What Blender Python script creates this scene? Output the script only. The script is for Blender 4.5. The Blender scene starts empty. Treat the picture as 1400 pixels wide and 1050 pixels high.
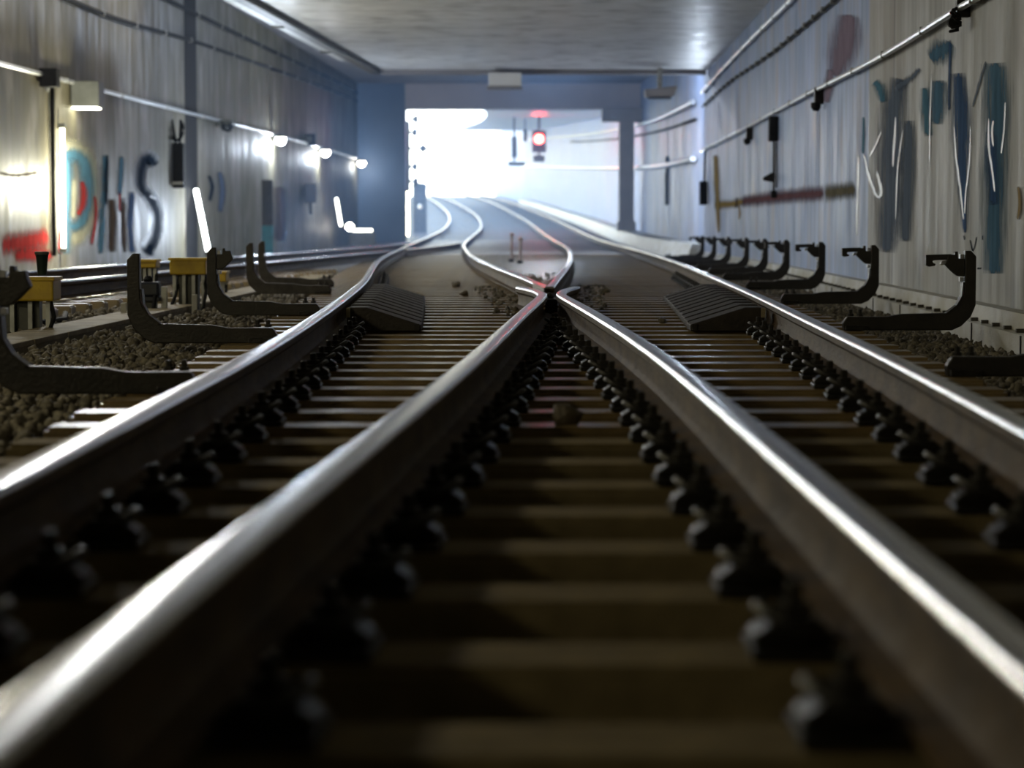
import bpy, bmesh, math, random
from mathutils import Vector, Matrix
random.seed(7)
S = bpy.context.scene
COL = S.collection
CAM_Z = 0.46
FPX = 3244.0

# ------------------------------------------------------------------ track geometry (metres; y runs down the tunnel, z = 0 at the rail head)
class Spline:
    def __init__(self, xk, yk):
        n = len(xk); h = [xk[i+1]-xk[i] for i in range(n-1)]
        a = [0.0]*n; b = [1.0]*n; c = [0.0]*n; d = [0.0]*n
        for i in range(1, n-1):
            a[i] = h[i-1]; b[i] = 2*(h[i-1]+h[i]); c[i] = h[i]
            d[i] = 6*((yk[i+1]-yk[i])/h[i]-(yk[i]-yk[i-1])/h[i-1])
        for i in range(1, n):
            w = a[i]/b[i-1]; b[i] -= w*c[i-1]; d[i] -= w*d[i-1]
        M = [0.0]*n; M[-1] = d[-1]/b[-1]
        for i in range(n-2, -1, -1): M[i] = (d[i]-c[i]*M[i+1])/b[i]
        self.x, self.y, self.M = xk, yk, M
    def __call__(self, t):
        x, y, M = self.x, self.y, self.M
        if t <= x[0]:
            h = x[1]-x[0]; return y[0]+(t-x[0])*((y[1]-y[0])/h-h*M[1]/6)
        if t >= x[-1]:
            h = x[-1]-x[-2]; return y[-1]+(t-x[-1])*((y[-1]-y[-2])/h+h*M[-2]/6)
        i = 0
        while x[i+1] < t: i += 1
        h = x[i+1]-x[i]; a = (x[i+1]-t)/h; b = (t-x[i])/h
        return a*y[i]+b*y[i+1]+((a**3-a)*M[i]+(b**3-b)*M[i+1])*h*h/6
KN = [0,4,8,12,16,21,27,34,43,54,66,80,96,115,140,170,205,245]
cA = Spline(KN, [-.20,-.194,-.2,-.271,-.386,-.564,-.85,-1.178,-1.508,-1.806,-2.088,-2.176,-2.06,-2.273,-3.019,-4.37,-6.209,-8.735])
cB = Spline(KN, [.166,.371,.59,.766,.942,1.132,1.35,1.581,1.816,2.047,2.17,2.08,1.865,1.533,.844,-.129,-1.66,-3.7])
ramp = Spline([-50,0,40,60,74,87,101,120,143,168,210,260,400], [0,0,0,.01,.08,.26,.53,.95,1.47,2.07,3.1,4.3,7.7])
GA = 0.755
R1 = lambda d: cA(d)-GA
R3 = lambda d: cA(d)+GA
R2 = lambda d: cB(d)-GA
R4 = lambda d: cB(d)+GA
L2 = lambda d: -4.07+0.05*(d-21.3)
L1 = lambda d: L2(d)-1.51
XL = lambda d: -7.5+0.036*(d-34.8)
XR = lambda d: cB(d)+GA+1.55
XR2 = lambda d: cB(d)+GA+1.95
SLP = -0.18          # sleeper top
GRD = -0.30          # track bed

def solve(fn, lo, hi):
    a = fn(lo)
    for _ in range(60):
        m = (lo+hi)/2
        if (fn(m) > 0) == (a > 0): lo = m
        else: hi = m
    return (lo+hi)/2

# a point of the photograph on a wall x = X(y): wall distance and height
TILT = math.atan(212/FPX)
def wall_pt(fn, px, py, lo=2.0, hi=240.0):
    a = (px-700)/FPX; b = (525-py)/FPX
    c = math.cos(TILT)+b*math.sin(TILT); e = -math.sin(TILT)+b*math.cos(TILT)
    d = solve(lambda t: a/c*t-fn(t), lo, hi)
    return d, CAM_Z+e/c*d
def at(px, py, d):
    a = (px-700)/FPX; b = (525-py)/FPX
    c = math.cos(TILT)+b*math.sin(TILT); e = -math.sin(TILT)+b*math.cos(TILT)
    return Vector((a/c*d, d, CAM_Z+e/c*d))

# ------------------------------------------------------------------ materials
def nodes_of(m):
    m.use_nodes = True
    return m.node_tree.nodes, m.node_tree.links
def mat(name, c1, c2=None, rough=.7, metal=0., scale=6., bump=0., bscale=40., stretch=(1,1,1), spec=.5, contrast=(.35,.65), c3=None, rough_var=0., emit=None, estr=0., coat=0.):
    m = bpy.data.materials.new(name); N, L = nodes_of(m)
    p = N['Principled BSDF']
    p.inputs['Roughness'].default_value = rough
    p.inputs['Metallic'].default_value = metal
    p.inputs['Specular IOR Level'].default_value = spec
    if coat:
        p.inputs['Coat Weight'].default_value = coat; p.inputs['Coat Roughness'].default_value = .25
    tc = N.new('ShaderNodeTexCoord'); mp = N.new('ShaderNodeMapping')
    mp.inputs['Scale'].default_value = stretch
    L.new(tc.outputs['Object'], mp.inputs['Vector'])
    if c2 is None: c2 = tuple(v*.75 for v in c1)
    nz = N.new('ShaderNodeTexNoise'); nz.inputs['Scale'].default_value = scale; nz.inputs['Detail'].default_value = 6
    L.new(mp.outputs['Vector'], nz.inputs['Vector'])
    cr = N.new('ShaderNodeValToRGB')
    cr.color_ramp.elements[0].position = contrast[0]; cr.color_ramp.elements[0].color = (*c2, 1)
    cr.color_ramp.elements[1].position = contrast[1]; cr.color_ramp.elements[1].color = (*c1, 1)
    if c3:
        e = cr.color_ramp.elements.new(min(.95, contrast[1]+.15)); e.color = (*c3, 1)
    L.new(nz.outputs['Fac'], cr.inputs['Fac']); L.new(cr.outputs['Color'], p.inputs['Base Color'])
    if rough_var:
        mr = N.new('ShaderNodeMapRange'); mr.inputs['To Min'].default_value = max(.02, rough-rough_var); mr.inputs['To Max'].default_value = min(1, rough+rough_var)
        mr.inputs['From Min'].default_value = .3; mr.inputs['From Max'].default_value = .7
        L.new(nz.outputs['Fac'], mr.inputs['Value']); L.new(mr.outputs['Result'], p.inputs['Roughness'])
    if bump:
        n2 = N.new('ShaderNodeTexNoise'); n2.inputs['Scale'].default_value = bscale; n2.inputs['Detail'].default_value = 5
        L.new(mp.outputs['Vector'], n2.inputs['Vector'])
        bp = N.new('ShaderNodeBump'); bp.inputs['Strength'].default_value = bump; bp.inputs['Distance'].default_value = .02
        L.new(n2.outputs['Fac'], bp.inputs['Height']); L.new(bp.outputs['Normal'], p.inputs['Normal'])
    if emit:
        p.inputs['Emission Color'].default_value = (*emit, 1); p.inputs['Emission Strength'].default_value = estr
    return m

def wall_mat(name, c1, c2, rough, spec, panel, stain, joint_col):
    """cast concrete: cloudy tone, vertical run marks, and dark joints every «panel» metres"""
    m = bpy.data.materials.new(name); N, L = nodes_of(m); p = N['Principled BSDF']
    p.inputs['Roughness'].default_value = rough; p.inputs['Specular IOR Level'].default_value = spec
    tc = N.new('ShaderNodeTexCoord')
    def noise(sc, stretch, det=6):
        mp = N.new('ShaderNodeMapping'); mp.inputs['Scale'].default_value = stretch
        L.new(tc.outputs['Object'], mp.inputs['Vector'])
        n = N.new('ShaderNodeTexNoise'); n.inputs['Scale'].default_value = sc; n.inputs['Detail'].default_value = det
        L.new(mp.outputs['Vector'], n.inputs['Vector']); return n.outputs['Fac']
    def ramp_(fac, stops):
        r = N.new('ShaderNodeValToRGB'); L.new(fac, r.inputs['Fac'])
        r.color_ramp.elements[0].position, r.color_ramp.elements[0].color = stops[0][0], (*stops[0][1], 1)
        r.color_ramp.elements[1].position, r.color_ramp.elements[1].color = stops[1][0], (*stops[1][1], 1)
        return r.outputs['Color']
    def mix(fac, a, b, mode='MIX'):
        x = N.new('ShaderNodeMix'); x.data_type = 'RGBA'; x.blend_type = mode
        if isinstance(fac, float): x.inputs[0].default_value = fac
        else: L.new(fac, x.inputs[0])
        for s, v in ((6, a), (7, b)):
            if isinstance(v, tuple): x.inputs[s].default_value = (*v, 1)
            else: L.new(v, x.inputs[s])
        return x.outputs[2]
    base = ramp_(noise(.9, (1, 1, 1)), [(.35, c2), (.65, c1)])
    run = ramp_(noise(3.0, (1, 2.2, .12)), [(.36, (.72, .72, .70)), (.6, (1, 1, 1))])
    col = mix(.8, base, run, 'MULTIPLY')
    blot = ramp_(noise(1.6, (1, .8, .5), 8), [(.52, (0, 0, 0)), (.72, (1, 1, 1))])
    col = mix(blot, col, stain)
    sx = N.new('ShaderNodeSeparateXYZ'); L.new(tc.outputs['Object'], sx.inputs[0])
    md = N.new('ShaderNodeMath'); md.operation = 'MODULO'; md.inputs[1].default_value = panel; L.new(sx.outputs['Y'], md.inputs[0])
    lt = N.new('ShaderNodeMath'); lt.operation = 'LESS_THAN'; lt.inputs[1].default_value = .06; L.new(md.outputs[0], lt.inputs[0])
    col = mix(lt.outputs[0], col, joint_col)
    L.new(col, p.inputs['Base Color'])
    bp = N.new('ShaderNodeBump'); bp.inputs['Strength'].default_value = .25; bp.inputs['Distance'].default_value = .01
    L.new(noise(14, (1, 1, .4)), bp.inputs['Height']); L.new(bp.outputs['Normal'], p.inputs['Normal'])
    mr = N.new('ShaderNodeMapRange'); mr.inputs['From Min'].default_value = .35; mr.inputs['From Max'].default_value = .65
    mr.inputs['To Min'].default_value = rough-.08; mr.inputs['To Max'].default_value = rough+.15
    L.new(noise(2.5, (1, 1.5, .2)), mr.inputs['Value']); L.new(mr.outputs['Result'], p.inputs['Roughness'])
    return m

M = {}
M['wall_right'] = wall_mat('painted_concrete_right', (.44,.445,.44), (.35,.352,.345), .55, .18, 7.2, (.30,.28,.25), (.16,.16,.17))
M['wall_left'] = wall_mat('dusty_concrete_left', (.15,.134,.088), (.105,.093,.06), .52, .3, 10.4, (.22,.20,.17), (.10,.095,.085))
M['wall_right_blue'] = wall_mat('pale_blue_concrete', (.345,.44,.68), (.265,.345,.55), .46, .22, 7.2, (.37,.36,.43), (.17,.18,.22))  # concrete in a bluer tone than the nearer right wall
M['ceiling'] = wall_mat('concrete_ceiling', (.82,.82,.84), (.76,.76,.78), .36, .9, 3.2, (.36,.35,.35), (.30,.30,.31))
M['ceiling_white'] = mat('whitewashed_ceiling', (.86,.86,.88), (.78,.78,.80), rough=.4, scale=1)
M['concrete_dark'] = mat('dark_grey_concrete', (.27,.265,.29), (.22,.215,.24), rough=.7, scale=1.4, bump=.15)  # even dark grey concrete with a faint violet tone
M['portal'] = mat('mauve_grey_concrete', (.56,.52,.56), (.48,.45,.50), rough=.6, scale=.8, bump=.1)
M['portal_haze_blue'] = mat('pier_haze_tint', (.13,.20,.34), (.10,.16,.28), rough=.55, scale=.8, bump=.1)  # blue glow of the exit haze is put into the pier colour
M['pillar'] = mat('grey_pillar_concrete', (.44,.42,.43), (.36,.34,.36), rough=.65, scale=2, bump=.15)
M['bed'] = mat('dusty_track_bed', (.115,.09,.06), (.045,.036,.026), rough=.62, scale=16, bump=.9, bscale=28, spec=.4)
M['dust'] = mat('pale_dusty_infill', (.31,.30,.29), (.22,.21,.20), rough=.5, scale=3, bump=.10, bscale=30, spec=.4)
M['bounce_ground'] = mat('pale_bounce_ground', (.62,.61,.57), (.5,.49,.46), rough=.9, scale=.6)
M['sleeper'] = mat('dusty_brown_concrete', (.225,.16,.072), (.14,.10,.046), rough=.33, scale=9, bump=.10, bscale=55, spec=.4, rough_var=.06, contrast=(.3,.7))
M['sleeper_dusty'] = mat('matte_dusty_concrete', (.225,.178,.095), (.14,.11,.058), rough=.75, scale=9, bump=.25, bscale=55, spec=.08, contrast=(.3,.7))
M['stone'] = mat('ballast_stone', (.21,.185,.135), (.045,.036,.026), rough=.75, scale=22, bump=.3, bscale=60, contrast=(.32,.68), c3=(.34,.31,.25))
M['rail_head'] = mat('polished_rail_steel', (.62,.61,.60), (.50,.49,.48), rough=.25, metal=1., scale=2, stretch=(3,.15,3))
M['rail_side'] = mat('rusty_rail_side', (.10,.066,.032), (.05,.033,.018), rough=.65, spec=.2, metal=.0, scale=8, bump=.3, bscale=50, stretch=(1,.5,1))
M['black_iron'] = mat('black_iron', (.018,.016,.014), (.009,.008,.007), rough=.42, metal=.35, scale=20, bump=.2, bscale=70)
M['clip'] = mat('worn_clip_steel', (.022,.019,.016), (.010,.009,.008), rough=.48, metal=.2, scale=30)
M['bracket'] = mat('black_glass_fibre_bracket', (.022,.018,.014), (.012,.010,.008), rough=.42, scale=14, bump=.12, bscale=60, spec=.5)
M['bracket_dusty'] = mat('dusty_black_bracket', (.05,.044,.036), (.026,.022,.018), rough=.55, scale=14, bump=.12, bscale=60, spec=.45)
M['bolt'] = mat('bright_bolt', (.55,.56,.58), (.38,.38,.4), rough=.3, metal=1., scale=30)
M['ramp'] = mat('dark_rust_plate', (.026,.018,.013), (.013,.009,.007), rough=.6, scale=12, bump=.25, bscale=45)
M['trough'] = mat('pale_trough_concrete', (.58,.59,.60), (.40,.385,.32), rough=.55, scale=2.2, bump=.2, stretch=(1,.8,2))
M['trough_lid'] = mat('dusty_trough_lid', (.30,.25,.155), (.19,.155,.10), rough=.7, scale=5, bump=.25)
M['yellow'] = mat('weathered_yellow_paint', (.62,.42,.02), (.42,.27,.015), rough=.45, scale=6, bump=.08)
M['galv'] = mat('galvanised_steel', (.46,.47,.46), (.30,.30,.29), rough=.45, metal=.6, scale=10)
M['white_pipe'] = mat('shiny_steel_conduit', (.86,.87,.88), (.78,.79,.80), rough=.33, metal=.85, scale=5)
M['black_rubber'] = mat('black_rubber', (.012,.012,.013), (.006,.006,.007), spec=.2, rough=.75, scale=15)
M['grey_box'] = mat('grey_lamp_housing', (.085,.088,.078), (.06,.062,.055), rough=.5, scale=5)
M['dark_green'] = mat('dark_green_plastic', (.012,.030,.026), (.008,.018,.016), rough=.35, scale=8)
M['blue_black'] = mat('blue_black_casting', (.016,.022,.045), (.010,.013,.026), rough=.4, scale=10)
M['teal'] = mat('teal_paint', (.02,.20,.22), (.015,.13,.15), rough=.5, scale=8)
M['brown_paint'] = mat('brown_grey_paint', (.06,.052,.042), (.04,.035,.028), rough=.6, scale=8)
M['signal_black'] = mat('signal_black', (.014,.014,.018), (.009,.009,.012), rough=.45, scale=10)
M['far_cabinet'] = mat('grey_cabinet', (.07,.075,.085), (.05,.055,.06), rough=.5)
M['cabinet'] = mat('pale_cabinet', (.36,.37,.37), (.27,.28,.28), rough=.5, scale=3)
M['tube_light'] = mat('lit_tube', (.9,.9,.9), (.9,.9,.9), emit=(.95,1.0,.98), estr=8.)
M['tube_warm'] = mat('lit_warm_tube', (.9,.9,.8), (.9,.9,.8), emit=(1.0,.98,.72), estr=14.)
M['lamp_lit'] = mat('lit_lamp_glass', (.9,.9,.9), (.9,.9,.9), emit=(1.0,.98,.95), estr=26.)
M['lamp_dead'] = mat('unlit_lamp_glass', (.03,.035,.04), (.02,.022,.025), rough=.12, scale=3)
M['red_lens'] = mat('lit_red_lens', (.6,.01,.01), (.6,.01,.01), emit=(1.0,.03,.03), estr=120.)
def paint(name, c, k=.72, rough=.85, spec=0.):
    m = mat(name, c, tuple(v*k for v in c), rough=rough, scale=5, stretch=(1,1.5,.35), spec=spec); N, L = nodes_of(m)
    at_ = N.new('ShaderNodeAttribute'); at_.attribute_name = 'spray'
    tc = N.new('ShaderNodeTexCoord'); mp = N.new('ShaderNodeMapping'); mp.inputs['Scale'].default_value = (1,1.3,.35); L.new(tc.outputs['Object'], mp.inputs['Vector'])
    nz = N.new('ShaderNodeTexNoise'); nz.inputs['Scale'].default_value = 9; nz.inputs['Detail'].default_value = 5; L.new(mp.outputs['Vector'], nz.inputs['Vector'])
    ad = N.new('ShaderNodeMath'); ad.operation = 'ADD'; L.new(at_.outputs['Fac'], ad.inputs[0]); L.new(nz.outputs['Fac'], ad.inputs[1])
    mr = N.new('ShaderNodeMapRange'); mr.inputs['From Min'].default_value = .66; mr.inputs['From Max'].default_value = 1.32; mr.inputs['To Max'].default_value = .86; L.new(ad.outputs[0], mr.inputs['Value'])
    L.new(mr.outputs['Result'], N['Principled BSDF'].inputs['Alpha'])
    return m
M['p_blue'] = paint('blue_spray_paint', (.10,.21,.335)); M['p_deep'] = paint('deep_blue_spray_paint', (.075,.14,.29))
M['p_grey'] = paint('grey_blue_spray_paint', (.15,.19,.265)); M['p_white'] = paint('white_spray_paint', (.74,.78,.80), rough=.35, spec=.45)
M['p_cyan'] = paint('sky_blue_spray_paint', (.10,.235,.345)); M['p_red'] = paint('red_spray_paint', (.42,.045,.045))
M['p_navy'] = paint('navy_spray_paint', (.018,.035,.065)); M['p_cream'] = paint('cream_spray_paint', (.50,.48,.36))
M['p_brown'] = paint('brown_spray_paint', (.11,.075,.05)); M['p_violet'] = paint('faded_violet_paint', (.27,.215,.285))
M['p_maroon'] = paint('maroon_band_paint', (.16,.085,.10)); M['p_olive'] = paint('olive_band_paint', (.15,.135,.09)); M['p_ochre'] = paint('ochre_band_paint', (.34,.24,.09))
M['violet_enamel'] = mat('violet_enamel', (.5,.42,.45), rough=.5)

# ------------------------------------------------------------------ mesh building
class MB:
    def __init__(s): s.v = []; s.f = []
    def add(s, vs, fs):
        b = len(s.v); s.v.extend(vs); s.f.extend([tuple(b+i for i in f) for f in fs]); return s
    def box(s, x0, x1, y0, y1, z0, z1):
        return s.add([(x0,y0,z0),(x1,y0,z0),(x1,y1,z0),(x0,y1,z0),(x0,y0,z1),(x1,y0,z1),(x1,y1,z1),(x0,y1,z1)],
                     [(0,3,2,1),(4,5,6,7),(0,1,5,4),(1,2,6,5),(2,3,7,6),(3,0,4,7)])
    def prism_y(s, poly, y0, y1):          # polygon in x,z (counter-clockwise seen from -y)
        n = len(poly)
        s.add([(x,y0,z) for x,z in poly]+[(x,y1,z) for x,z in poly],
              [tuple(range(n)), tuple(range(2*n-1,n-1,-1))]+[(i,i+n,(i+1)%n+n,(i+1)%n) for i in range(n)])
        return s
    def prism_z(s, poly, z0, z1):
        n = len(poly)
        s.add([(x,y,z0) for x,y in poly]+[(x,y,z1) for x,y in poly],
              [tuple(range(n-1,-1,-1)), tuple(range(n,2*n))]+[(i,(i+1)%n,(i+1)%n+n,i+n) for i in range(n)])
        return s
    def tube(s, pts, r, seg=8):
        pts = [Vector(p) for p in pts]; n = len(pts); rings = []
        up = Vector((0,0,1))
        for i, p in enumerate(pts):
            t = (pts[min(i+1,n-1)]-pts[max(i-1,0)]).normalized()
            a = t.cross(up)
            if a.length < 1e-3: a = t.cross(Vector((1,0,0)))
            a.normalize(); b = t.cross(a)
            rr = r[i] if isinstance(r, (list, tuple)) else r
            rings.append([tuple(p+a*math.cos(2*math.pi*k/seg)*rr+b*math.sin(2*math.pi*k/seg)*rr) for k in range(seg)])
        vs = [v for ring in rings for v in ring]; fs = []
        for i in range(n-1):
            for k in range(seg):
                fs.append((i*seg+k, (i+1)*seg+k, (i+1)*seg+(k+1)%seg, i*seg+(k+1)%seg))
        fs.append(tuple(range(seg))); fs.append(tuple((n-1)*seg+k for k in range(seg-1,-1,-1)))
        return s.add(vs, fs)
    def lathe(s, prof, c=(0,0,0), seg=14, axis='z'):
        n = len(prof); vs = []
        for r, h in prof:
            for k in range(seg):
                a = 2*math.pi*k/seg; u, w = r*math.cos(a), r*math.sin(a)
                p = (u,w,h) if axis == 'z' else ((h,u,w) if axis == 'x' else (w,h,u))
                vs.append((c[0]+p[0], c[1]+p[1], c[2]+p[2]))
        fs = [(i*seg+k, i*seg+(k+1)%seg, (i+1)*seg+(k+1)%seg, (i+1)*seg+k) for i in range(n-1) for k in range(seg)]
        fs.append(tuple(range(seg-1,-1,-1))); fs.append(tuple((n-1)*seg+k for k in range(seg)))
        return s.add(vs, fs)
    def sweep(s, prof, path):               # prof: (offset, z) closed; path: points; section stays upright
        n = len(path); m = len(prof); vs = []
        for i, p in enumerate(path):
            q0 = path[max(i-1,0)]; q1 = path[min(i+1,n-1)]
            t = Vector((q1[0]-q0[0], q1[1]-q0[1], 0)).normalized()
            for o, z in prof: vs.append((p[0]+t.y*o, p[1]-t.x*o, p[2]+z))
        fs = [(i*m+k, i*m+(k+1)%m, (i+1)*m+(k+1)%m, (i+1)*m+k) for i in range(n-1) for k in range(m)]
        fs.append(tuple(range(m-1,-1,-1))); fs.append(tuple((n-1)*m+k for k in range(m)))
        return s.add(vs, fs)
    def build(s, name, m, parent=None, smooth=False, bevel=0., loc=None):
        me = bpy.data.meshes.new(name); me.from_pydata(s.v, [], s.f)
        bm = bmesh.new(); bm.from_mesh(me); bmesh.ops.recalc_face_normals(bm, faces=bm.faces); bm.to_mesh(me); bm.free()
        if isinstance(m, str): m = M[m]
        me.materials.append(m)
        if smooth:
            for p in me.polygons: p.use_smooth = True
            try: me.set_sharp_from_angle(angle=math.radians(35))
            except Exception: pass
        o = bpy.data.objects.new(name, me); COL.objects.link(o)
        if parent: o.parent = parent
        if loc: o.location = loc
        if bevel:
            b = o.modifiers.new('bevel', 'BEVEL'); b.width = bevel; b.segments = 2; b.limit_method = 'ANGLE'
        return o

def tag(o, label, cat, group=None, kind=None):
    if label: o['label'] = label
    if cat: o['category'] = cat
    if group: o['group'] = group
    if kind: o['kind'] = kind
    return o
def thing(name, label, cat, loc=(0,0,0), group=None, rz=0.):
    o = bpy.data.objects.new(name, None); COL.objects.link(o); o.location = loc; o.rotation_euler.z = rz
    o.empty_display_size = .1
    return tag(o, label, cat, group)
def kids(o): return list(o.children)
def copy_thing(o, loc, label, group=None, rz=None):
    r = o.copy(); COL.objects.link(r); r.location = loc
    if rz is not None: r.rotation_euler.z = rz
    r['label'] = label
    if group: r['group'] = group
    for c in kids(o):
        n = c.copy(); COL.objects.link(n); n.parent = r
        for g in kids(c):
            k = g.copy(); COL.objects.link(k); k.parent = n
    return r
def struct(o): o['kind'] = 'structure'; return o
def ordinal(n):
    W = ['first','second','third','fourth','fifth','sixth','seventh','eighth','ninth','tenth','eleventh','twelfth']
    if n <= 12: return W[n-1]
    return '%d%s' % (n, 'th' if 10 <= n % 100 <= 20 else {1:'st',2:'nd',3:'rd'}.get(n % 10, 'th'))
def steps(a, b, n): return [a+(b-a)*i/n for i in range(n+1)]
def drange(a, b, near=.6, far=1.6):
    out = []; d = a
    while d < b-.05:
        out.append(d); d += near if d < 60 else far
    out.append(b); return out

# ------------------------------------------------------------------ the setting
def sheet(name, m, ds, xa, xb, z, nx=1):
    mb = MB(); rows = []
    for d in ds:
        a, b = xa(d), xb(d)
        rows.append([(a+(b-a)*i/nx, d, z(d)) for i in range(nx+1)])
    n = nx+1
    mb.add([p for r in rows for p in r], [(i*n+k, i*n+k+1, (i+1)*n+k+1, (i+1)*n+k) for i in range(len(ds)-1) for k in range(nx)])
    return mb
fl = sheet('floor', 'bed', drange(-8, 90, 2, 2), lambda d: XL(d)-.4, lambda d: max(XR(d), XR2(d))+.4, lambda d: ramp(d)+GRD).build('floor', 'bed', smooth=True); struct(fl)
fo = sheet('floor', 'bed', drange(90, 262, 3, 3), lambda d: -55, lambda d: XR2(d)+.4, lambda d: ramp(d)+GRD).build('floor_outside', 'bed', smooth=True); struct(fo)
struct(sheet('g', 'bounce_ground', drange(92, 262, 3, 3), lambda d: -54.9, lambda d: cA(d)-3.2, lambda d: ramp(d)+GRD+.015).build('floor_bounce_ground', 'bounce_ground'))  # added unseen pale sheet, bounces daylight up to the far roof

struct(sheet('f', 'dust', drange(20.9, 86, 1), lambda d: R1(d)-.45, lambda d: R4(d)+.45, lambda d: ramp(d)+SLP-.012).build('floor_infill', 'dust', smooth=True))
def wall(name, m, fn, ds, z0, z1, th):
    mb = MB(); n = len(ds)
    vs = []
    for d in ds:
        x = fn(d); vs += [(x,d,z0(d)),(x,d,z1(d)),(x+th,d,z1(d)),(x+th,d,z0(d))]
    fs = []
    for i in range(n-1):
        for k in range(4): fs.append((i*4+k, i*4+(k+1)%4, (i+1)*4+(k+1)%4, (i+1)*4+k))
    fs += [(0,3,2,1), tuple((n-1)*4+k for k in range(4))]
    mb.add(vs, fs); return struct(mb.build(name, m))
zb = lambda d: ramp(d)-.34
PD = 87.0; PZ = CAM_Z+4.38
HALL = 5.75                                     # high roof of the hall
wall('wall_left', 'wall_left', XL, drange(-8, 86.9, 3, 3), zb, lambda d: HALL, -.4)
wall('wall_right', 'wall_right', XR, drange(-8, 23.6, 1.5), zb, lambda d: HALL, .4)
wall('wall_right_bluish', 'wall_right_blue', XR, drange(23.6, 54, 1.5), zb, lambda d: HALL, .4)
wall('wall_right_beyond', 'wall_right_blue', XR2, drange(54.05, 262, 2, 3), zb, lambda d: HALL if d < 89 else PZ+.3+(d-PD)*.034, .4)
struct(MB().box(XL(-8)-.4, XR(-8)+.4, -8.4, -8, -.34, HALL).build('wall_back', 'wall_left'))

SLAB = 3.96; SEND = 52.6
XE = lambda d: -3.92+.0627*(d-36.3)
mb = MB(); ds = drange(-8, SEND, 2.5)
vs = []
for d in ds: vs += [(XE(d),d,SLAB),(XR(d)-.005,d,SLAB),(XR(d)-.005,d,SLAB+.55),(XE(d),d,SLAB+.55)]
fs = [(i*4+k, i*4+(k+1)%4, (i+1)*4+(k+1)%4, (i+1)*4+k) for i in range(len(ds)-1) for k in range(4)]
fs += [(0,3,2,1), tuple((len(ds)-1)*4+k for k in range(4))]
mb.add(vs, fs); struct(mb.build('ceiling', 'ceiling'))
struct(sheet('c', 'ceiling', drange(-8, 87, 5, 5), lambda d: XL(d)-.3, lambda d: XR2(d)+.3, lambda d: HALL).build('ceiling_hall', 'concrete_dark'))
# dark steel edge along the slab and the pale duct beside it
mb = MB(); mb.sweep([(-.16,-.10),(.02,-.10),(.02,.45),(-.16,.45)], [(XE(d)-.03,d,SLAB) for d in drange(-8, SEND, 4)])
struct(mb.build('trim_1', 'black_iron'))
duct = thing('ventilation_duct', 'long pale grey flat duct running along the left edge of the ceiling slab', 'duct', (0,0,0))
MB().sweep([(-.62,.05),(-.26,.05),(-.26,.32),(-.62,.32)], [(XE(d),d,SLAB) for d in drange(-6, 50.5, 4)]).build('duct_body', 'galv', duct)
for d in (18, 26, 34, 42, 48):
    MB().box(XE(d)-.66, XE(d)-.22, d-.04, d+.04, SLAB+.02, SLAB+.36).build('duct_flange', 'grey_box', duct)
# downstand beam under the slab end
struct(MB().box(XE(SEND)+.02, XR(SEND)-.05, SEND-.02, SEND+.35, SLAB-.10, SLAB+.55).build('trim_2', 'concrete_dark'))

# portal of the next tunnel
struct(MB().box(-3.9, XR2(PD)+.3, PD, PD+1.2, PZ, HALL+.6).build('wall_far_beam', 'portal'))
struct(MB().box(XL(PD)-.4, -3.9, PD, PD+1.2, ramp(PD)-.4, HALL+.6).build('wall_far_pier', 'portal_haze_blue'))
# sloping roof of the far section: open to daylight on its left
mb = MB(); ds = drange(PD+1.2, 205, 4, 4); vs = []
zc = lambda d: PZ+.02+(d-PD)*.034
for d in ds: 
    xl = cA(d)+1.0; vs += [(xl,d,zc(d)),(XR2(d)-.005,d,zc(d)),(XR2(d)-.005,d,zc(d)+.5),(xl,d,zc(d)+.5)]
fs = [(i*4+k, i*4+(k+1)%4, (i+1)*4+(k+1)%4, (i+1)*4+k) for i in range(len(ds)-1) for k in range(4)]
fs += [(0,3,2,1), tuple((len(ds)-1)*4+k for k in range(4))]
mb.add(vs, fs); struct(mb.build('ceiling_far', 'ceiling_white'))

pil = thing('concrete_pillar', 'slim grey concrete pillar under the far beam, left of the curved right wall', 'pillar', (4.15,PD-.45,ramp(PD)+.128))
MB().box(-.27,.27,-.35,.35,0,PZ-.02-ramp(PD)-.128).build('shaft', 'pillar', pil, bevel=.03)
MB().box(-.34,.34,-.42,.42,0,.35).build('base', 'pillar', pil, bevel=.03)
MB().box(-.9,.9,-.42,.42,PZ-.5-ramp(PD)-.128,PZ-.005-ramp(PD)-.128).build('head', 'pillar', pil, bevel=.03)

# ------------------------------------------------------------------ rails
HEAD = [(-.0355,-.016),(-.0345,-.009),(-.029,-.0025),(-.017,0),(.017,0),(.029,-.0025),(.0345,-.009),(.0355,-.016)]
SIDE = [(-.036,-.0165),(.036,-.0165),(.036,-.042),(.024,-.051),(.012,-.062),(.0095,-.12),(.022,-.142),(.068,-.152),(.068,-.164),(-.068,-.164),(-.068,-.152),(-.022,-.142),(-.0095,-.12),(-.012,-.062),(-.024,-.051),(-.036,-.042)]
def rail(fn, a, b, label, group='running rails'):
    ds = drange(a, b, .5, 1.5)
    path = [(fn(d), d, ramp(d)) for d in ds]
    t = thing('running_rail', label, 'rail', (0,0,0), group)
    MB().sweep(HEAD, path).build('rail_head', 'rail_head', t, smooth=True)
    MB().sweep(SIDE, path).build('rail_web', 'rail_side', t, smooth=True)
    return t
FD = solve(lambda d: R3(d)-R2(d), 10, 26)                       # theoretical crossing point
TH = solve(lambda d: R3(d)-R2(d)-.122, 8, FD)                   # throat, where the near rails turn aside
def r2n(d):
    if d <= TH: return R2(d)
    return R3(d)-.122-max(0, d-TH-1.0)*.07
def r3n(d):
    if d <= TH: return R3(d)
    return R2(d)+.122+max(0, d-TH-1.0)*.07
NB = solve(lambda d: R2(d)-R3(d)-.142, FD, FD+8)
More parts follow.
